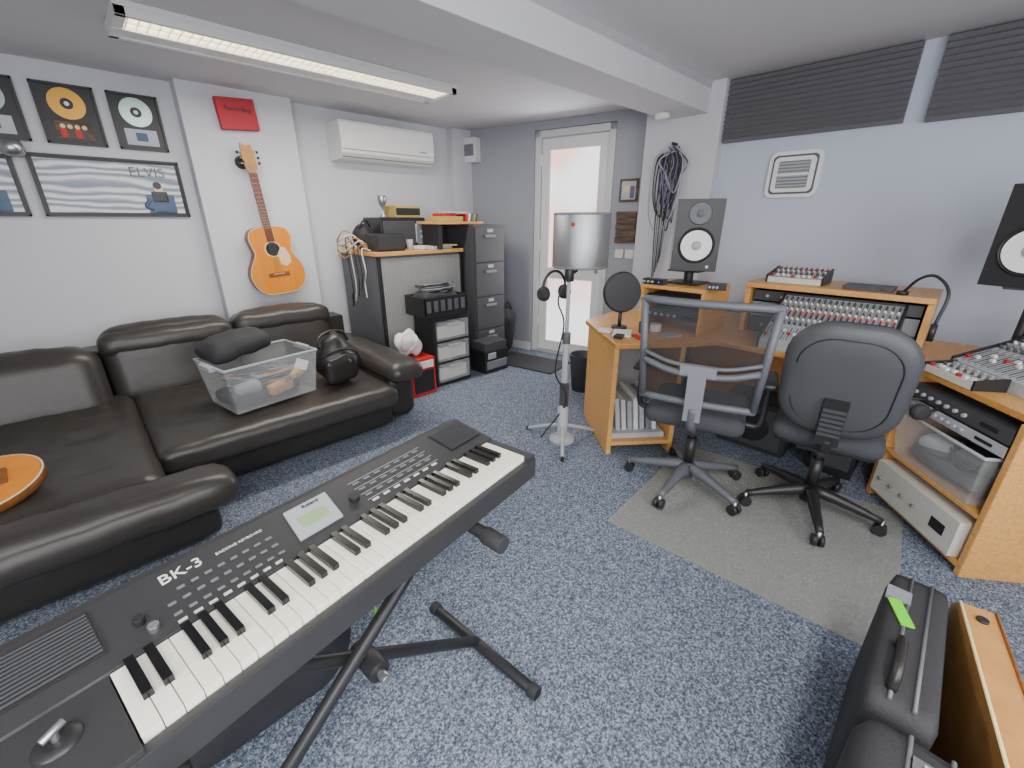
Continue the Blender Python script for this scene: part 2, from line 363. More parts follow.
# ================================================================= SOFA
s=MB("corner_sofa")
s.bb(.0,1.38,2.70,3.85,.04,.24,'leather').bb(-1.45,.12,2.25,3.85,.04,.24,'leather')
s.puff((.70,3.02,.275),(1.32,1.1,.15),'leatherS',n=8,bulge=.05,cuts=30,dim=[(-.25,.0,.012,.12),(.3,.05,.012,.15),(0,-.3,.006,.1)],wr=.003,groove=[(0,.0,.004,.01)])
s.puff((.70,2.62,.135),(1.30,.07,.20),'leather',n=8,bulge=0)
s.bb(.66,.76,2.573,2.59,.18,.196,'chrome')
dm=[(x,y,.022,.05) for x in (-.55,-.2,.15,.5) for y in (-.4,0,.4)]
s.puff((-.68,2.90,.28),(1.46,1.42,.17),'leatherS',n=7,bulge=.05,cuts=36,dim=dm,wr=.003,groove=[(1,-.2,.006,.012),(1,.2,.006,.012)])
s.puff((-.62,2.11,.285),(1.80,.25,.16),'leatherS',n=6,bulge=.08,cuts=28,wr=.005)
s.puff((-.62,2.16,.13),(1.62,.16,.2),'leather',n=8,bulge=0)
s.puff((1.47,3.13,.40),(.27,1.24,.14),'leatherS',n=6,bulge=.08,cuts=20,wr=.004)
s.puff((1.46,3.20,.20),(.24,1.16,.34),'leather',n=9,bulge=0,cuts=14)
for x0,x1,zt in ((-.04,.70,.72),(.70,1.40,.74)):
    s.puff(((x0+x1)/2,3.66,.50),(x1-x0,.26,.52),'leatherS',n=7,rot=(R(-10),0,0),bulge=.02,cuts=16,wr=.003)
    s.puff(((x0+x1)/2,3.665,zt-.065),(x1-x0-.005,.24,.15),'leatherS',n=7,rot=(R(-9),0,0),bulge=.04,cuts=14,wr=.005)
s.puff((-.43,3.55,.46),(.78,.26,.46),'leatherS',n=7,rot=(R(-14),0,0),bulge=.03,cuts=18,wr=.005)
s.puff((-1.15,3.55,.46),(.66,.26,.46),'leatherS',n=7,rot=(R(-14),0,0),bulge=.03,cuts=16)
s.bb(-1.45,1.56,3.72,3.92,.05,.62,'leather')
for x,y in ((-1.4,2.2),(.08,2.2),(1.54,2.75),(.2,2.75),(1.54,3.8),(-1.4,3.8)): s.cyl((x,y,0),(x,y,.06),.025,'black')
s.done(.02)
def crate(name,c,dx,dy,z0,h,m,T=None,lid=None,fill=None,taper=.03):
    b=MB(name); x,y=c
    X=T or Matrix.Translation((x,y,z0))
    def q(u,v,w): return b.bm.verts.new(X@Vector((u,v,w)))
    hx,hy=dx/2,dy/2; i=b.mi(m)
    lo=[q(sx*(hx-taper),sy*(hy-taper),.003) for sx,sy in ((-1,-1),(1,-1),(1,1),(-1,1))]; hi=[q(sx*hx,sy*hy,h) for sx,sy in ((-1,-1),(1,-1),(1,1),(-1,1))]
    b.bm.faces.new(lo[::-1]).material_index=i
    for k in range(4): b.bm.faces.new((lo[k],lo[(k+1)%4],hi[(k+1)%4],hi[k])).material_index=i
    P=[(-hx,-hy,h),(hx,-hy,h),(hx,hy,h),(-hx,hy,h),(-hx,-hy,h)]
    b.tube(P,.008,'lgrey',seg=6,T=X)
    for sx in (-1,1): b.box((sx*(hx+.01),0,h-.01),(.03,.14,.025),'lgrey',T=X)
    if lid: b.box((0,0,h+.008),(dx+.02,dy+.02,.016),lid,T=X)
    if fill:
        for f in fill: b.puff(f[0],f[1],f[2],n=7,cuts=5,T=X,rot=(0,0,f[3]),wr=.008)
    return b
def tangle(b,T,n,ax,ay,z,cols,r=.006):
    for k in range(n):
        a=random.uniform(0,6); w=random.uniform(.6,1); b.tube([(ax*w*math.cos(a+j*1.9),ay*w*math.sin(a+j*1.7),z+.012*j+.004*k) for j in range(6)],r,random.choice(cols),sm=5,seg=6,T=T)
ST=Matrix.Translation((.64,2.84,.375))@rz(R(10))
b=crate("clear_storage_box",(0,0),.53,.38,0,.27,'clear',T=ST,fill=[((-.12,0,.05),(.22,.26,.08),'blackm',.1),((.1,.04,.06),(.22,.24,.09),'dark',-.2),((.04,-.12,.08),(.16,.05,.07),'tan',.1),((.15,-.10,.13),(.10,.07,.05),'yellow',.2),((-.13,-.10,.12),(.14,.08,.06),'grey',-.3),((0,.06,.14),(.26,.16,.06),'black',.4)])
tangle(b,ST,18,.20,.14,.06,['black','black','grey','dark','tan','dark']); b.box((.16,-.184,.2),(.08,.002,.06),'white',(0,.5,0),T=ST)
b.done(.001)
MB("pouch_bag").puff((.55,2.93,.705),(.36,.24,.10),'blackm',n=5,rot=(R(5),R(-8),R(15)),bulge=.12,cuts=10,wr=.008).done(0)
b=MB("leather_handbag"); b.puff((1.10,2.86,.51),(.28,.27,.27),'leather',n=6,rot=(0,0,R(15)),bulge=.10,cuts=14,wr=.012)
b.puff((1.09,2.73,.47),(.24,.06,.16),'leather',n=6,rot=(0,0,R(15)),bulge=.05,cuts=6,wr=.006)
b.tube([(.99,2.79,.62),(1.01,2.83,.68),(1.10,2.87,.70),(1.19,2.89,.68),(1.22,2.89,.62)],.011,'leather',sm=5).tube([(.95,2.73,.57),(1.06,2.68,.62),(1.20,2.74,.57),(1.27,2.81,.42)],.008,'black',sm=4)
for k in range(3): b.cyl((1.0+.07*k,2.702+.012*k,.52),(1.0+.07*k,2.69+.012*k,.52),.012,'chrome',seg=12)
b.done(0)
b=MB("mandolin"); MT=Matrix.Translation((-.50,2.45,.415))@Matrix.Rotation(R(-8),4,'Y')@Matrix.Rotation(R(14),4,'X')
el=[(.20*math.cos(a)*(1.12 if math.cos(a)<0 else 1),.165*math.sin(a)) for a in [2*math.pi*k/40 for k in range(40)]]
sm_=[(x*.8,y*.8) for x,y in el]
b.loft([(sm_,-.035),(el,-.015),(el,.015),([(x*.97,y*.97) for x,y in el],.022)],'neck',T=MT)
b.prism([(x*.98,y*.98) for x,y in el],.022,.026,'guitar',T=MT).tube([(x,y,.022) for x,y in el]+[(el[0][0],el[0][1],.022)],.004,'cream',seg=5,T=MT).cyl((-.03,0,.026),(-.03,0,.028),.035,'black',T=MT).box((.09,0,.032),(.02,.09,.012),'neck',T=MT)
b.box((-.38,0,.02),(.36,.04,.025),'neck',T=MT).box((-.6,0,.02),(.12,.07,.02),'gside',T=MT); b.done(0)

# ================================================================= STORAGE CORNER
c=MB("tambour_cabinet")
c.bb(1.76,2.62,3.38,4.05,.04,1.12,'fgrey').bb(1.74,2.64,3.35,4.07,1.12,1.15,'beech').bb(1.8,2.58,3.40,4.0,0,.04,'black')
for i in range(45): x=1.79+i*.0182; c.bb(x,x+.0168,3.366,3.382,.08,1.10,'tambour')
c.bb(1.76,1.785,3.362,3.39,.04,1.12,'black').bb(2.6,2.62,3.362,3.39,.04,1.12,'black'); c.done(.002)
c=MB("filing_cabinet")
c.bb(2.67,3.06,3.24,3.86,.02,1.36,'dark')
for i in range(4):
    z=.05+i*.325; c.bb(2.685,3.045,3.222,3.242,z,z+.31,'dark').bb(2.80,2.93,3.205,3.224,z+.22,z+.245,'grey').bb(2.83,2.9,3.218,3.224,z+.265,z+.295,'lgrey')
c.done(.004)
c=MB("wall_shelf_board"); c.bb(2.35,2.85,3.30,3.65,1.362,1.385,'beech').bb(2.36,2.40,3.34,3.6,1.152,1.362,'black').bb(2.40,2.64,3.58,3.6,1.152,1.362,'black'); c.done()
c=MB("media_boxes"); c.bb(2.42,2.66,3.36,3.6,1.386,1.43,'yellow').bb(2.45,2.6,3.38,3.55,1.432,1.455,'redp').bb(2.5,2.7,3.35,3.5,1.456,1.47,'print')
for k in range(5): c.box((2.69+.03*k,3.42,1.42),(.02,.16,.06+.01*(k%3)),['redp','white','dkblue','yellow','dark'][k],(0,.2*(k%2),0))
c.done(.002)
c=MB("black_speaker_box"); c.bb(1.80,2.06,3.42,3.62,1.152,1.29,'black').bb(1.81,2.05,3.412,3.422,1.165,1.28,'blackm').done(.006)
c=MB("microwave_oven"); c.bb(1.98,2.44,3.66,3.98,1.152,1.42,'black').bb(2.0,2.32,3.65,3.662,1.18,1.39,'dark').bb(2.34,2.43,3.65,3.662,1.18,1.39,'grey').bb(2.315,2.325,3.63,3.65,1.2,1.37,'chrome')
for z in (1.25,1.3,1.35): c.cyl((2.385,3.64,z),(2.385,3.652,z),.012,'lgrey')
c.done(.006)
c=MB("yellow_carton"); c.bb(2.16,2.42,3.7,3.9,1.422,1.52,'yellow').bb(2.165,2.415,3.696,3.70,1.44,1.50,'black').done(.003)
c=MB("camera_case"); c.puff((1.88,3.82,1.25),(.16,.2,.19),'blackm',n=6,cuts=8,wr=.004).tube([(1.82,3.75,1.34),(1.88,3.75,1.40),(1.94,3.78,1.34)],.008,'black',sm=4).done(0)
c=MB("trophy_cup"); c.lathe([(.035,1.422),(.035,1.43),(.008,1.45),(.008,1.50),(.035,1.53),(.04,1.58),(.036,1.60)],(2.08,3.78,0),'chrome').done(0)
c=MB("paper_stack"); c.box((2.42,3.48,1.165),(.25,.18,.025),'print',(0,0,.2)).box((2.5,3.46,1.182),(.2,.14,.012),'cream',(0,0,-.1)).box((2.28,3.5,1.168),(.1,.12,.03),'offw',(0,0,.5)).done(.001)
c=MB("drinking_glass"); c.lathe([(.025,1.152),(.03,1.24),(.028,1.24),(.022,1.16)],(2.14,3.47,0),'clear').done(0)
c=MB("plastic_drawer_tower"); c.bb(2.03,2.41,3.02,3.33,.0,.03,'black').bb(2.03,2.41,3.02,3.33,.60,.63,'black').bb(2.03,2.05,3.02,3.33,.03,.6,'black').bb(2.39,2.41,3.02,3.33,.03,.6,'black').bb(2.05,2.39,3.31,3.33,.03,.6,'black')
for z in (.04,.23,.42): c.bb(2.055,2.385,3.0,3.29,z,z+.165,'clear').bb(2.07,2.37,3.03,3.28,z+.01,z+.12,'offw').bb(2.09,2.25,3.025,3.2,z+.12,z+.14,'grey').bb(2.15,2.29,2.985,3.0,z+.12,z+.145,'lgrey').bb(2.04,2.40,3.01,3.03,z+.17,z+.185,'black')
c.done(.004)
c=MB("black_equipment_crate")
c.bb(1.94,2.38,3.0,3.30,.635,.65,'black').bb(1.94,2.38,3.0,3.012,.65,.80,'black').bb(1.94,2.38,3.288,3.3,.65,.80,'black').bb(1.94,1.952,3.0,3.3,.65,.8,'black').bb(2.368,2.38,3.0,3.3,.65,.8,'black')
for i in range(6): c.bb(1.96+i*.07,2.0+i*.07,2.992,3.0,.68,.77,'fgrey')
c.puff((2.15,3.15,.78),(.36,.22,.10),'blackm',n=4,cuts=8,wr=.01)
tangle(c,LT(2.15,3.14,.82),6,.16,.10,0,['black','black','grey'],.007)
c.done(.002)
c=MB("red_practice_amplifier"); c.bb(1.74,1.97,2.95,3.2,0,.32,'redp').bb(1.76,1.95,2.94,2.95,.03,.22,'black').bb(1.76,1.95,2.94,2.95,.24,.30,'white').tube([(1.80,3.1,.32),(1.81,3.1,.335),(1.92,3.1,.335),(1.93,3.1,.32)],.005,'black',sm=3).done(.008)
c=MB("plastic_carrier_bag"); c.puff((1.82,3.10,.43),(.22,.20,.14),'white',n=4,rot=(.1,.2,.4),bulge=.1,cuts=16,wr=.03).puff((1.80,3.06,.46),(.18,.12,.12),'offw',n=4,rot=(.5,.3,.9),bulge=.1,cuts=12,wr=.025).done(0)
c=MB("computer_printer"); c.bb(2.56,2.86,2.98,3.2,.0,.22,'black').bb(2.58,2.84,2.97,2.98,.04,.12,'grey').bb(2.57,2.85,2.99,3.19,.22,.30,'dark').bb(2.6,2.7,2.975,2.99,.14,.2,'lgrey').done(.008)
c=MB("backpack"); c.puff((3.2,3.42,.25),(.26,.20,.5),'blackm',n=5,rot=(R(12),0,R(-20)),bulge=.03,cuts=10,wr=.01).tube([(3.12,3.36,.42),(3.2,3.33,.58),(3.28,3.34,.42)],.01,'black',sm=4).done(0)
c=MB("power_cables")
for k in range(5):
    y=3.5+k*.07; c.tube([(1.78,y,1.158),(1.71,y+.02,1.17+.02*k),(1.69,y-.05,1.0-.04*k),(1.71,y+.03,.9-.06*k),(1.70,y,.78)],.005,'offw' if k%3==0 else 'black',sm=6)
for k in range(5): c.tube([(1.78,3.55,1.158),(1.70,3.45+.06*k,1.22+.02*k),(1.62,3.66,1.10+.05*k),(1.66,3.85,1.2),(1.78,3.75,1.16)],.005,'offw' if k%2 else 'tan',sm=6)
c.done(0)
c=MB("fuse_box"); c.bb(.06,.23,-.09,-.001,1.97,2.2,'white',T=D).bb(.085,.205,-.096,-.09,2.03,2.14,'grey',T=D).done(.006)
c=MB("picture_collage"); c.bb(1.80,1.97,-.02,-.002,1.55,1.74,'bark',T=D).bb(1.82,1.95,-.024,-.019,1.57,1.72,'print',T=D).cyl((1.87,-.027,1.66),(1.87,-.022,1.66),.03,'cream',T=D).bb(1.9,1.94,-.027,-.022,1.58,1.68,'purple',T=D).done(.002)
c=MB("driftwood_plaque"); 
for k in range(5): c.bb(1.79+.006*(k%2),1.98,-.03,-.002,1.2+k*.055,1.25+k*.055,'bark',T=D)
c.done(.004)
c=MB("light_switch"); c.bb(1.80,1.88,-.012,-.001,1.06,1.14,'white',T=D).bb(1.90,1.98,-.012,-.001,1.06,1.14,'white',T=D).bb(1.83,1.85,-.018,-.012,1.085,1.115,'white',T=D).done(.002)
c=MB("hanging_cable_bundle"); c.cyl((3.52,1.82,1.95),(3.58,1.82,1.95),.012,'black')
for k in range(20):
    y=1.82+random.uniform(-.04,.04); w=random.uniform(.03,.12); lo=random.uniform(1.3,1.75); x=3.54+random.uniform(-.03,.02); j=random.uniform(-.04,.04)
    c.tube([(x,y,1.9),(x-.01,y+w,1.84),(x,y+w*.8+j,lo+.15),(x,y+j,lo),(x-.01,y-w*.7,lo+.15),(x,y-w,1.82),(x,y,1.93)],.0055,random.choice(['black','black','purple','dark','grey','lgrey']),sm=6,seg=6)
for k in range(6): c.tube([(3.53,1.82+.015*k,1.9),(3.52,1.80+.02*k,1.5),(3.54,1.83+.01*k,1.1-.04*k)],.0045,'black' if k%2 else 'grey',sm=5,seg=6)
c.done(0)
c=MB("door_mat"); c.box((3.14,2.95,.006),(.42,.75,.012),'blackm',(0,0,R(12))).done(.002)
c=MB("waste_bin"); c.lathe([(.09,.0),(.12,.32),(.125,.325),(.11,.32),(.08,.01)],(2.92,2.1,0),'dark').done(0)

# ================================================================= RIGHT WALL
def foam(name,y0,y1,z0,z1,n=13):
    f=MB(name); h=(z1-z0)/n; pts=[(XR-.001,z0),(XR-.001,z1)]
    for i in range(n):
        pts+= [(XR-.04,z1-i*h),(XR-.07,z1-(i+.5)*h)]
    pts.append((XR-.04,z0))
    T=Matrix(((1,0,0,0),(0,0,1,0),(0,1,0,0),(0,0,0,1)))
    f.prism(pts,y0,y1,'foam',T=T); return f.done(0)
foam("acoustic_foam_panel",.47,1.49,1.93,2.325); foam("acoustic_foam_panel",-1.3,.37,1.92,2.325)
v=MB("wall_vent")
VT=Matrix(((0,0,-1,XR-.001),(-1,0,0,.985),(0,1,0,1.69),(0,0,0,1)))
v.prism(rr(.32,.29,.05),0,.025,'white',T=VT).prism(rr(.275,.245,.03),.025,.0265,'fgrey',T=VT).prism(rr(.25,.22,.03),.025,.03,'white',T=VT).prism(rr(.19,.17,.01),.03,.032,'grey',T=VT)
for k in range(8): v.box((0,-.07+k*.020,.036),(.18,.010,.006),'lgrey',T=VT)
v.box((0,0,.04),(.20,.012,.006),'white',T=VT); v.done(.003)

# ================================================================= DESK
E=Vector((2.31,-.31,0)); RF=frame(E,(.796,.605,0))
LF=frame((2.11,1.30,0),(.77,-.638,0))
dk=MB("studio_desk")
poly=[(2.10,1.29),(2.43,1.02),(2.60,.92),(2.60,.2),(2.80,.03),(2.30,-.34),(2.60,-.74),(3.4,-.74),(3.55,-.5),(3.55,1.4),(3.0,1.85),(2.50,1.80)]
dk.prism(poly,.70,.73,'beech',mside='beechd')
dk.bb(0,.03,0,.6,0,.70,'beech',T=LF).bb(.40,.43,0,.6,0,.70,'beech',T=LF).bb(.03,.4,.0,.6,.06,.085,'beech',T=LF).bb(.03,.4,.57,.59,.085,.7,'lgrey',T=LF)
dk.bb(-.0,.03,-.47,0,0,.70,'beech',T=RF).bb(.60,.63,-.47,0,0,.70,'beech',T=RF).bb(.03,.6,-.46,-.0,.03,.055,'beech',T=RF).bb(.03,.6,-.46,0,.27,.29,'beech',T=RF).bb(.03,.6,-.46,-.44,.05,.7,'beechd',T=RF)
dk.bb(3.2,3.22,-.6,1.3,.1,.7,'beechd').done(.004)
c=MB("desk_riser_shelf"); c.bb(2.95,3.40,.05,.93,1.01,1.04,'beech').bb(2.97,3.38,.05,.08,.731,1.01,'beech').bb(2.97,3.38,.90,.93,.731,1.01,'beech').bb(3.36,3.38,.08,.90,.731,1.01,'beechd').done(.004)
c=MB("desk_riser_shelf"); c.bb(2.62,3.02,1.04,1.46,.985,1.01,'beech').bb(2.62,3.02,1.44,1.46,.731,.985,'beech').bb(2.62,3.02,1.04,1.06,.731,.985,'beech').done(.004)
c=MB("document_stack"); c.bb(.035,.39,.05,.5,.0855,.12,'print',T=LF)
for k in range(7): c.box((.09+.04*k,.25,.22),(.028,.3,.24-.02*(k%3)),['print','offw','lgrey','white','print','grey','white'][k],(0,-.12,0),T=LF)
c.done(.001)
def rackunit(name,T,w,h,dp,m,kn=8,fm='dark',leds=False):
    r_=MB(name,None); r_.bb(-w/2,w/2,0,dp,0,h,m,T=T).bb(-w/2,w/2,-.004,0,0,h,fm,T=T)
    for k in range(kn): r_.cyl((-w*.4+k*w*.6/kn,-.016,h*.5),(-w*.4+k*w*.6/kn,-.004,h*.5),min(.009,h*.22),'lgrey' if fm!='offw' else 'grey',seg=12,T=T)
    r_.bb(w*.25,w*.4,-.006,-.004,h*.35,h*.65,'black',T=T)
    if leds: r_.bb(w*.28,w*.33,-.007,-.004,h*.4,h*.6,'blue',T=T)
    return r_.done(.002)
def RFp(x,y,z): return RF@Matrix.Translation((x,y,z))@rz(math.pi)
rackunit("rack_recorder",RFp(.315,.02,.06),.52,.17,.36,'offw',4,'offw')
rackunit("rack_effects_unit",RFp(.315,-.01,.545),.54,.045,.3,'dark',9,'lgrey')
rackunit("rack_effects_unit",RFp(.315,-.01,.60),.54,.06,.3,'dark',7,'dark')
b=crate("clear_storage_box",(0,0),.50,.40,0,.235,'clear',T=RF@Matrix.Translation((.315,-.17,.291)),fill=[((0,0,.06),(.36,.28,.08),'fgrey',.05),((-.08,.02,.13),(.2,.18,.08),'dark',.5),((.12,.05,.11),(.14,.14,.06),'lgrey',.5)])
tangle(b,RF@Matrix.Translation((.315,-.17,.291)),12,.19,.15,.05,['black','grey','lgrey','dark']); b.done(.001)
def headphones(name,T,s=1):
    h=MB(name); P=[(.085*math.sin(a)*s,0,.085*math.cos(a)*s*1.15) for a in [R(x) for x in range(-100,101,20)]]
    h.tube(P,.008*s,'black',T=T,sm=2)
    for sx in (-1,1): h.lathe([(.02,-.02*s),(.042*s,-.018*s),(.045*s,0),(.036*s,.022*s),(.02,.024*s)],(0,0,0),'blackm',T=T@Matrix.Translation((sx*.082*s,0,-.03*s))@Matrix.Rotation(R(90)*sx,4,'Y'))
    return h.done(0)
headphones("headphones",RF@Matrix.Translation((.42,.065,.60))@Matrix.Rotation(R(78),4,'X'),.85)
rackunit("rack_interface",LT(2.66,1.25,.90,R(-90)),.36,.045,.25,'dark',5,'black')
rackunit("rack_interface",LT(2.66,1.25,.80,R(-90)),.36,.045,.25,'grey',5,'dark')
rackunit("desktop_interface",LT(2.62,1.38,1.011,R(-90)),.14,.035,.06,'dark',3,'black',True)
rackunit("desktop_interface",LT(2.66,.99,1.011,R(-70)),.10,.035,.08,'dark',3,'black',False)
rackunit("rack_preamp",LT(3.02,.49,.735,R(-90)),.8,.09,.22,'dark',10,'dark')
rackunit("rack_preamp",LT(3.02,.49,.83,R(-90)),.8,.09,.22,'black',10,'grey')
rackunit("rack_preamp",LT(3.02,.49,.93,R(-90)),.8,.06,.2,'black',6,'dark')
def mixer(name,T,w,dp,z0,z1,nx,ny,body='lgrey',fad=True):
    m=MB(name); 
    prof=[(0,0),(0,z0),(dp,z1),(dp,0)]
    PT=T@Matrix(((0,0,1,0),(1,0,0,0),(0,1,0,0),(0,0,0,1)))
    m.prism(prof,-w/2,w/2,body,T=PT)
    for sx in (-1,1):
        a,b_=sorted((sx*w/2,sx*(w/2+.012))); m.prism([(0,0),(0,z0+.012),(dp,z1+.012),(dp,0)],a,b_,'black',T=PT)
    sl=math.atan2(z1-z0,dp); S=T@Matrix.Translation((0,0,z0))@Matrix.Rotation(sl,4,'X'); L=dp/math.cos(sl)
    cols=['keyw','dark','redp','dark','grey','keyw','dark']
    f0=.36 if fad else 0.05
    for i in range(nx):
        x=-w/2+w*(i+.5)/nx
        if i: m.box((x-w/nx/2,L/2,.0008),(.0015,L*.96,.0016),'dark',T=S)
        for j in range(ny):
            y=L*(f0+(1-f0-.04)*(j+.5)/ny); c=cols[(j*3+1)%7]
            m.cyl((x,y,0),(x,y,.014),min(.0075,w/nx*.33),c,r2=.005,seg=7,T=S)
        if fad:
            m.box((x,L*.18,.001),(.004,L*.26,.002),'black',T=S); m.box((x,L*(.10+.14*random.random()),.006),(w/nx*.5,.014,.012),'white' if i%4 else 'redp',T=S)
    return m.done(0)
mixer("mixing_console",LT(2.62,.43,.731,R(-90)),.54,.36,.05,.25,20,12,'lgrey')
mixer("compact_mixer",LT(3.05,.70,1.041,R(-90)),.28,.22,.03,.07,10,6,'offw')
mixer("mixing_console",RF@Matrix.Translation((.28,-.15,.731))@rz(math.pi),.62,.42,.05,.22,18,10,'lgrey')
mixer("control_surface",RF@Matrix.Translation((.42,-.015,.731))@rz(math.pi),.26,.125,.03,.045,7,2,'offw')
rackunit("audio_interface",LT(3.02,.34,1.041,R(-90)),.22,.02,.16,'dark',0,'dark')
def speaker(name,T,sc_=1):
    s=MB(name); w,dp,h=.26,.31,.41; 
    s.bb(-w/2,w/2,0,dp,0,h,'dark',T=T).bb(-w/2,w/2,-.008,0,0,h,'black',T=T)
    s.lathe([(.10,0),(.104,-.006),(.096,-.012),(.09,-.004)],(0,-.008,.15),'black',seg=36,T=T,axis='Y')
    s.lathe([(.088,-.013),(.075,-.004),(.03,.0),(.03,-.004)],(0,-.008,.15),'white',seg=36,T=T,axis='Y')
    s.lathe([(.032,-.006),(.026,-.016),(.008,-.02)],(0,-.008,.15),'lgrey',seg=24,T=T,axis='Y')
    s.lathe([(.065,0),(.06,-.008),(.03,-.003),(.018,-.004),(.008,-.010)],(0,-.008,.33),'fgrey',seg=30,T=T,axis='Y')
    s.bb(.07,.085,-.011,-.008,.02,.035,'white',T=T)
    return s.done(.006)
speaker("studio_monitor_speaker",LT(2.70,1.17,1.105,R(-62)))
speaker("studio_monitor_speaker",LT(2.82,-.18,1.13,R(-112)))
s=MB("speaker_stand"); s.bb(2.74,2.94,1.15,1.35,1.011,1.022,'black').cyl((2.84,1.25,1.02),(2.84,1.25,1.09),.03,'black').bb(2.74,2.94,1.15,1.35,1.09,1.103,'black').done()
s=MB("speaker_stand"); s.cyl((3.08,-.26,.731),(3.08,-.26,.743),.06,'black').cyl((3.08,-.26,.74),(3.08,-.26,1.118),.02,'black').bb(2.88,3.10,-.34,-.14,1.115,1.128,'black').done()
c=MB("gooseneck_microphone"); c.cyl((2.99,.19,1.041),(2.99,.19,1.06),.025,'black').tube([(2.99,.19,1.05),(2.93,.14,1.13),(2.88,.08,1.15),(2.84,.02,1.08),(2.81,.03,.93)],.007,'black',sm=6).cyl((2.81,.03,.86),(2.81,.03,.94),.013,'black'); c.done(0)
c=MB("pop_filter"); TT=LT(2.46,1.5,.965,R(-35))@Matrix.Rotation(R(-8),4,'X'); c.lathe([(.12,-.016),(.13,0),(.12,.016),(.11,0)],(0,0,0),'black',T=TT,axis='Y',seg=36).cyl((0,-.004,0),(0,.004,0),.115,'blackm',seg=36,T=TT).cyl((2.46,1.5,.74),(2.46,1.5,.85),.012,'black').cyl((2.46,1.5,.731),(2.46,1.5,.745),.05,'black')
c.lathe([(.085,-.012),(.09,-.008),(.085,-.004)],(0,0,0),'fgrey',T=TT,axis='Y',seg=30); c.done(0)
c=MB("desk_clutter"); c.box((2.34,1.40,.736),(.16,.11,.01),'white',(0,0,.5)).box((2.24,1.36,.74),(.07,.05,.018),'black',(0,0,.3)).box((2.32,1.28,.737),(.1,.03,.012),'redp',(0,0,.9)).cyl((2.56,1.30,.731),(2.56,1.30,.775),.04,'white').box((2.5,1.16,.738),(.12,.08,.014),'lgrey',(0,0,-.3)).box((2.30,1.5,.742),(.05,.08,.02),'offw',(0,0,.3)).lathe([(.03,.731),(.035,.80),(.03,.80),(.027,.74)],(2.46,1.32,0),'dark'); c.done(.001)
c=MB("under_desk_dark_box"); c.bb(2.85,3.15,.15,.36,0,.45,'black').bb(2.845,2.85,.17,.34,.05,.4,'dark').done(.004)  # added dark box that deepens the darkness under the desk
c=MB("equipment_box"); c.bb(2.85,3.15,.5,.9,0,.32,'blackm').bb(2.845,2.85,.53,.87,.03,.29,'dark').cyl((2.838,.7,.16),(2.846,.7,.16),.1,'black').done(.01)
# mic stand
c=MB("microphone_stand"); mx,my=2.06,1.62
for a in (100,220,340): c.tube([(mx,my,.12),(mx+.16*math.cos(R(a)),my+.16*math.sin(R(a)),.06),(mx+.27*math.cos(R(a)),my+.27*math.sin(R(a)),.014)],.012,'lgrey',sm=4).cyl((mx+.27*math.cos(R(a)),my+.27*math.sin(R(a)),.0),(mx+.28*math.cos(R(a)),my+.28*math.sin(R(a)),.026),.012,'black')
c.lathe([(.085,0),(.085,.02),(.05,.035),(.035,.05),(.035,.24),(.022,.26)],(mx,my,0),'lgrey').cyl((mx,my,.1),(mx,my,.75),.019,'lgrey').cyl((mx,my,.7),(mx,my,1.2),.012,'lgrey').cyl((mx,my,.68),(mx,my,.75),.026,'fgrey').cyl((mx,my,1.06),(mx,my,1.13),.028,'black')
c.bb(mx-.02,mx+.02,my-.025,my+.02,.25,.42,'dark')
c.tube([(mx,my,1.1),(mx+.05,my-.01,1.12),(mx+.10,my+.02,1.15)],.012,'black',sm=3)
r0=.17;cx,cy=mx+.15,my+.04
a_=[R(x) for x in range(128,324,7)]
outer=[(cx+r0*math.cos(a),cy+r0*math.sin(a)) for a in a_]; inner=[(cx+(r0-.02)*math.cos(a),cy+(r0-.02)*math.sin(a)) for a in a_[::-1]]
c.prism(outer+inner,1.135,1.43,'perf',smooth=True)
for z in (1.135,1.43): c.tube([(cx+(r0-.008)*math.cos(a),cy+(r0-.008)*math.sin(a),z) for a in a_],.010,'grey',seg=6)
c.cyl((cx,cy,1.12),(cx,cy,1.34),.026,'black')
aa=R(200); c.cyl((cx+(r0-.002)*math.cos(aa),cy+(r0-.002)*math.sin(aa),1.375),(cx+(r0+.003)*math.cos(aa),cy+(r0+.003)*math.sin(aa),1.375),.012,'redp')
c.tube([(mx-.02,my,1.08),(mx-.07,my+.02,.95),(mx-.03,my,.8),(mx-.06,my+.03,.5),(mx-.01,my-.03,.3),(mx-.1,my+.1,.02)],.005,'black',sm=6)
c.done(.001)
headphones("headphones",LT(mx-.05,my+.07,1.02,R(-10)),1.0)

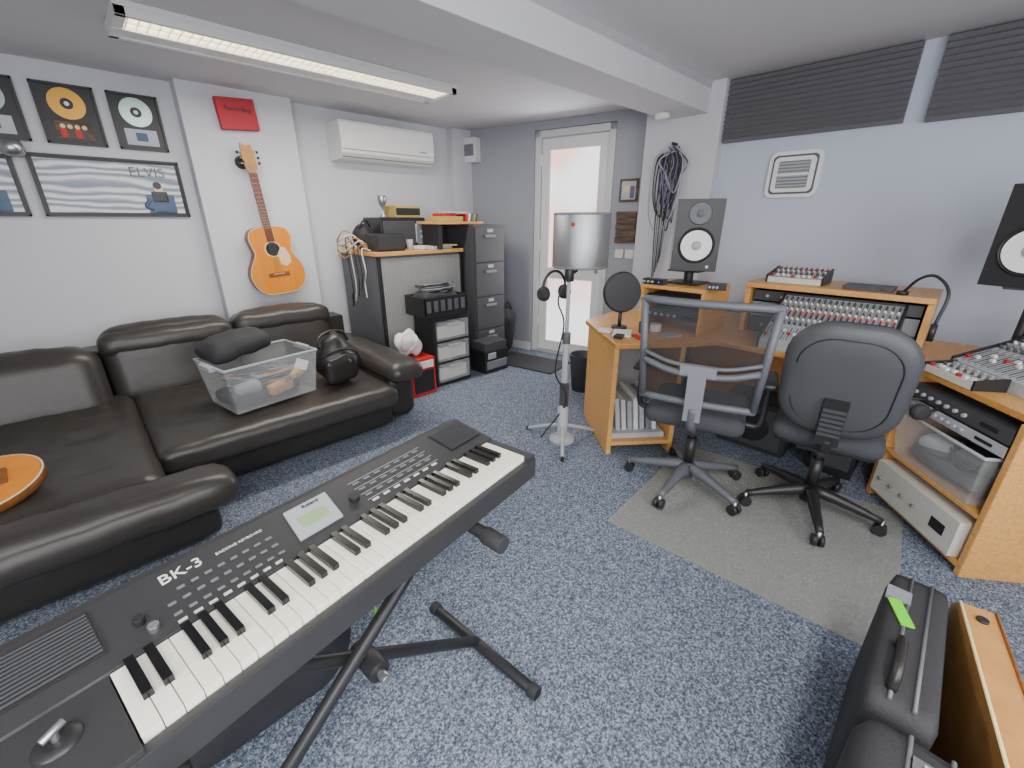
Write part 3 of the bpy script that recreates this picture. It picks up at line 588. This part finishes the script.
# ================================================================= OFFICE CHAIRS
def star(c,T,r=.31,rot=0,m='black'):
    c.cyl((0,0,.06),(0,0,.15),.035,m,T=T)
    for k in range(5):
        a=R(72*k+rot); x,y=math.cos(a),math.sin(a)
        c.tube([(x*.02,y*.02,.125),(x*r*.5,y*r*.5,.105),(x*r,y*r,.075)],[.03,.026,.022,.018],m,sm=4,T=T)
        t=Vector((-y,x,0))
        for sg in (-1,1):
            p=Vector((x*r,y*r,.0335))+t*sg*.014; c.cyl(p-t*.009,p+t*.009,.027,'black',T=T,seg=16)
        c.cyl((x*r,y*r,.025),(x*r,y*r,.08),.009,'chrome',T=T)
    c.cyl((0,0,.14),(0,0,.30),.026,'black',T=T).cyl((0,0,.3),(0,0,.42),.014,'chrome',T=T)
def mesh_chair(T):
    c=MB("mesh_office_chair"); star(c,T,rot=20,m='fgrey')
    c.bb(-.12,.12,-.1,.1,.40,.44,'black',T=T); c.puff((.0,0,.475),(.44,.46,.09),'fabric',n=5,cuts=12,T=T)
    hw=.262; B=T@Matrix.Translation((-.24,0,.60))@Matrix.Rotation(R(-9),4,'Y')
    def bx(y): return -.02+.22*y*y
    hb=.48; n=10; i=c.mi('mesh'); rows=[]
    for zi in (0,hb):
        s_=.92 if zi==0 else 1
        rows.append([c.bm.verts.new(B@Vector((bx(-hw*s_+2*hw*s_*k/n),-hw*s_+2*hw*s_*k/n,zi))) for k in range(n+1)])
    for k in range(n): f=c.bm.faces.new((rows[0][k],rows[0][k+1],rows[1][k+1],rows[1][k])); f.material_index=i; f.smooth=True
    top=[(bx(y),y,hb) for y in [-hw+2*hw*k/n for k in range(n+1)]]; hb2=hw*.92
    bot=[(bx(y),y,0) for y in [-hb2+2*hb2*k/n for k in range(n+1)]]
    c.tube(top,.018,'fgrey',T=B).tube(bot,.018,'fgrey',T=B).tube([top[0],bot[0]],.018,'fgrey',T=B).tube([top[-1],bot[-1]],.018,'fgrey',T=B)
    for q in (top[0],top[-1],bot[0],bot[-1]): c.lathe([(.001,-.018),(.013,-.013),(.018,0),(.013,.013),(.001,.018)],q,'fgrey',T=B,seg=12)
    c.tube([(-.03,-.24,.20),(-.055,-.1,.17),(-.055,.1,.17),(-.03,.24,.20)],.016,'fgrey',sm=4,T=B)
    c.tube([(-.03,-.24,.24),(-.055,-.1,.21),(-.055,.1,.21),(-.03,.24,.24)],.010,'fgrey',sm=4,T=B)
    c.box((-.06,0,.06),(.03,.075,.26),'grey',T=B).box((-.06,0,.19),(.025,.15,.05),'grey',T=B)
    c.tube([(-.06,0,-.0),(-.05,0,-.10),(.04,0,-.17),(.16,0,-.18)],.024,'fgrey',sm=4,T=B)
    for sy in (-1,1):
        c.tube([(0,sy*.22,.43),(0,sy*.29,.44),(0,sy*.30,.55),(0,sy*.30,.66)],.016,'black',sm=4,T=T); c.puff((.02,sy*.30,.675),(.25,.07,.035),'black',n=6,cuts=5,T=T)
    return c.done(0)
mesh_chair(LT(2.15,.80,0,R(17)))
def task_chair(T):
    c=MB("task_chair"); star(c,T,rot=50,r=.30)
    c.bb(-.12,.12,-.1,.1,.38,.42,'black',T=T); c.puff((.04,0,.465),(.44,.43,.10),'fabric',n=4,cuts=12,T=T); c.puff((.04,0,.43),(.41,.40,.05),'black',n=5,cuts=6,T=T)
    B=T@Matrix.Translation((-.25,0,.775))@Matrix.Rotation(R(-12),4,'Y')@Matrix(((0,0,-1,0),(1,0,0,0),(0,1,0,0),(0,0,0,1)))
    def sh(w,h,k): return [(x*(1-.10*max(0,-y/h)),y) for x,y in rr(w,h,min(w,h)*k,8)]
    c.loft([(sh(.30,.36,.40),-.055),(sh(.40,.47,.38),-.045),(sh(.43,.51,.36),-.02),(sh(.435,.515,.36),.0)],'fabric',T=B)
    c.loft([(sh(.44,.52,.36),0),(sh(.44,.52,.36),.012),(sh(.415,.49,.36),.03),(sh(.36,.43,.36),.042),(sh(.2,.26,.36),.046)],'dark',T=B)
    c.tube([(x,y,.044) for x,y in sh(.34,.41,.36)],.003,'black',seg=5,T=B)
    c.box((0,-.17,.06),(.085,.22,.03),'black',T=B)
    for k in range(6): c.box((0,-.10-.024*k,.078),(.08,.012,.01),'dark',T=B)
    c.tube([(0,-.25,.06),(0,-.33,.03),(0,-.35,-.1),(0,-.33,-.24)],.024,'black',sm=4,T=B)
    return c.done(0)
task_chair(LT(2.38,.265,0,R(8)))
m_=mat("clear_mat",'#a9aaa4',.3,alpha=.42)
c=MB("chair_mat"); c.box((2.12,.41,.003),(1.04,1.10,.005),m_,(0,0,R(4))).done(.001)

# ================================================================= KEYBOARD
KT=Matrix.Translation((.285,.812,.70))@rz(R(9.5))
k=MB("electronic_keyboard",KT)
L,Dp=1.0,.335; XL=-.57
T=Matrix(((0,0,1,0),(1,0,0,0),(0,1,0,0),(0,0,0,1)))
prof=[(-Dp/2,0),(-Dp/2,.045),(-Dp/2+.02,.052),(-.015,.052),(-.008,.072),(Dp/2-.03,.095),(Dp/2,.085),(Dp/2,.0)]
k.prism(prof,XL,L/2,'kbody',T=T)
mg=.09
k.bb(XL,-L/2+mg-.002,-Dp/2,0.0,.05,.068,'kbody').bb(L/2-mg+.062,L/2,-Dp/2,0.0,.05,.068,'kbody').bb(XL,L/2,-Dp/2-.004,-Dp/2+.014,.0,.058,'kbody')
wk=(L-mg-.03)/36; x0=-L/2+mg
for i in range(36):
    k.bb(x0+i*wk+.0006,x0+(i+1)*wk-.0006,-Dp/2+.016,-.014,.055,.072,'keyw')
for i in range(35):
    if i%7 in (0,1,3,4,5): k.bb(x0+(i+1)*wk-.0065,x0+(i+1)*wk+.0065,-Dp/2+.066,-.014,.072,.084,'keyb')
sl=math.atan2(.023,Dp/2-.022); S=Matrix.Translation((0,-.008,.072))@Matrix.Rotation(sl,4,'X')
def kb(x,y,w,h,m,t=.003): k.box((x,y,t/2),(w,h,t),m,T=S)
for gx,sg in ((-.475,.15),(.425,.125)):
    kb(gx,.085,sg,.10,'black',.003)
    for i in range(12): kb(gx,.042+i*.0078,sg-.008,.0028,'dark',.006)
k.prism([(-.095,.03),(.005,.03),(.02,.125),(-.08,.125)],.0,.005,'lgrey',T=S); kb(-.040,.07,.06,.034,'lcd',.007)
for r_ in range(3):
    for i in range(9): 
        if (r_,i)!=(2,0): kb(-.31+i*.022,.03+r_*.026,.012,.005,'btn')
for r_ in range(4):
    for i in range(7): kb(.09+i*.032,.026+r_*.026,.017,.006,'btn' if r_ else 'offw')
for i in range(8): kb(-.31+i*.023,.012,.013,.005,'offw')
for r_ in range(4): kb(.19,.036+r_*.026,.23,.0012,'lgrey',.001)
k.cyl((-.345,.025,0),(-.345,.025,.014),.008,'chrome',T=S).cyl((-.355,.055,0),(-.355,.055,.014),.008,'black',T=S).cyl((.055,.06,0),(.055,.06,.012),.012,'black',T=S)
k.lathe([(.026,.068),(.024,.071),(.015,.074)],(-.475,-.07,0),'black').tube([(-.475,-.07,.072),(-.475,-.07,.088)],.005,'chrome').tube([(-.487,-.075,.087),(-.463,-.065,.090)],.0055,'chrome')
ko=k.done(.0015)
text("BK-3",.034,KT@S@Matrix.Translation((-.275,.118,.001)),'white',ko); text("Roland",.014,KT@S@Matrix.Translation((-.025,.112,.0065)),'black',ko); text("BACKING KEYBOARD",.009,KT@S@Matrix.Translation((-.175,.114,.001)),'offw',ko)
KS=Matrix.Translation((.22,.80,0))@rz(R(5))
k=MB("keyboard_stand",KS)
for sx,yo in ((1,.02),(-1,-.02)):
    k.tube([(sx*.45,.0+yo,.03),(-sx*.32,yo,.665)],.017,'black',seg=10)
    k.tube([(sx*.45,-.25,.022),(sx*.45,.25,.022)],.018,'black',seg=12)
    for e in (-1,1): k.cyl((sx*.45,e*.25,.022),(sx*.45,e*.22,.022),.022,'blackm')
    k.tube([(-sx*.32,-.18,.675),(-sx*.32,.18,.675)],.017,'black',seg=12); k.cyl((-sx*.32,-.23,.675),(-sx*.32,-.17,.675),.022,'blackm')
k.cyl((.06,-.05,.355),(.06,.05,.355),.028,'black').cyl((.06,-.08,.355),(.06,-.05,.355),.012,'chrome')
k.done(.002)
c=MB("equipment_bag"); c.puff((.05,1.20,.22),(.62,.38,.44),'blackm',n=7,cuts=12,bulge=.03,wr=.004).tube([(-.1,1.15,.44),(0,1.15,.49),(.1,1.15,.44)],.012,'black',sm=4); c.done(0)
c=MB("green_cable"); c.tube([(.40,1.13,.006),(.42,1.08,.1),(.39,1.0,.3),(.37,.97,.55),(.35,.95,.69)],.004,'green',sm=6,seg=6).done(0)
# ================================================================= CASES
c=MB("hard_guitar_case"); c.puff((1.22,-.14,.23),(.50,.13,.46),'blackm',n=14,cuts=10,bulge=0)
for dy in (-.02,.02): c.tube([(.99,-.14+dy,.462),(1.45,-.14+dy,.462)],.004,'fgrey',seg=6)
c.box((1.35,-.10,.462),(.05,.05,.010),'grey').box((1.28,-.11,.465),(.09,.028,.004),'green',(0,0,.4))
c.tube([(1.02,-.12,.46),(1.04,-.12,.50),(1.14,-.12,.50),(1.16,-.12,.46)],.010,'leather',sm=4); c.done(0)
c=MB("instrument_case"); c.puff((.73,-.19,.23),(.44,.22,.46),'blackm',n=14,cuts=10,bulge=0)
for dy in (-.03,.03): c.tube([(.53,-.19+dy,.462),(.93,-.19+dy,.462)],.004,'grey',seg=6)
for x in (.62,.86): c.box((x,-.19,.464),(.05,.05,.010),'chrome').box((x,-.19,.470),(.03,.02,.008),'lgrey')
c.tube([(.68,-.19,.46),(.70,-.19,.50),(.78,-.19,.50),(.80,-.19,.46)],.012,'leather',sm=4); c.done(0)
TG=LT(1.22,-.285,0,R(9))@Matrix(((1,0,0,0),(0,0,-1,0),(0,1,0,0),(0,0,0,1)))
c=MB("tan_guitar_case"); c.prism([(-.28,0),(.27,0),(.27,.42),(.23,.46),(-.24,.46),(-.28,.42)],-.035,.035,'tan',T=TG).tube([(-.24,.462,-.033),(.23,.462,-.033)],.004,'cream',seg=6,T=TG).tube([(-.24,.462,.033),(.23,.462,.033)],.004,'neck',seg=6,T=TG).cyl((.18,.46,0),(.18,.468,0),.012,'black',T=TG).done(.006)
c=MB("gig_bag"); c.puff((1.0,-.46,.22),(.9,.16,.44),'blackm',n=6,cuts=8,bulge=0); c.done(0)

# ================================================================= LIGHTS / CAMERA
def area(n,loc,tgt,sx,sy,p,col):
    l=bpy.data.lights.new(n,'AREA'); l.shape='RECTANGLE'; l.size=sx; l.size_y=sy; l.energy=p; l.color=col
    o=bpy.data.objects.new(n,l); sc.collection.objects.link(o); o.location=loc
    o.rotation_euler=(Vector(tgt)-Vector(loc)).to_track_quat('-Z','Y').to_euler(); return o
area("lamp_ceiling_strip",(1.3,3.0,CL-.08),(1.3,3.0,0),1.6,.16,34,(1,.96,.88))
area("lamp_fill_ceiling",(0,-.5,CR-.05),(0,-.5,0),1.7,.24,50,(1,.97,.92))  # added fill under the unseen fixture behind the camera
area("lamp_fill_near",(XB+.05,-.3,1.4),(2,1.5,1.0),2.2,1.6,110,(.98,.985,1))  # added soft fill in front of the solid near wall, no window there
area("lamp_fill_back",(1.0,YB+.05,1.5),(1.5,3,1.0),2.6,1.3,84,(.98,.985,1))  # added soft fill before the closed back wall, no window built
q=D@Vector((1.31,-.04,1.2)); q2=D@Vector((1.31,-2,.9))
area("lamp_door_daylight",q,q2,.55,1.8,16,(.95,.97,1))
w=bpy.data.worlds.new("World"); sc.world=w; w.use_nodes=True; w.node_tree.nodes["Background"].inputs[0].default_value=(.8,.88,1,1); w.node_tree.nodes["Background"].inputs[1].default_value=1
H=1.4; th=R(20.9); az=R(45.6)
cd=bpy.data.cameras.new("camera"); cam=bpy.data.objects.new("camera",cd); sc.collection.objects.link(cam); sc.camera=cam
cd.sensor_width=36; cd.lens=430/1024*36; cd.clip_start=.02
cam.location=(0,0,H)
dv=Vector((math.cos(th)*math.cos(az),math.cos(th)*math.sin(az),-math.sin(th)))
cam.rotation_euler=dv.to_track_quat('-Z','Y').to_euler()
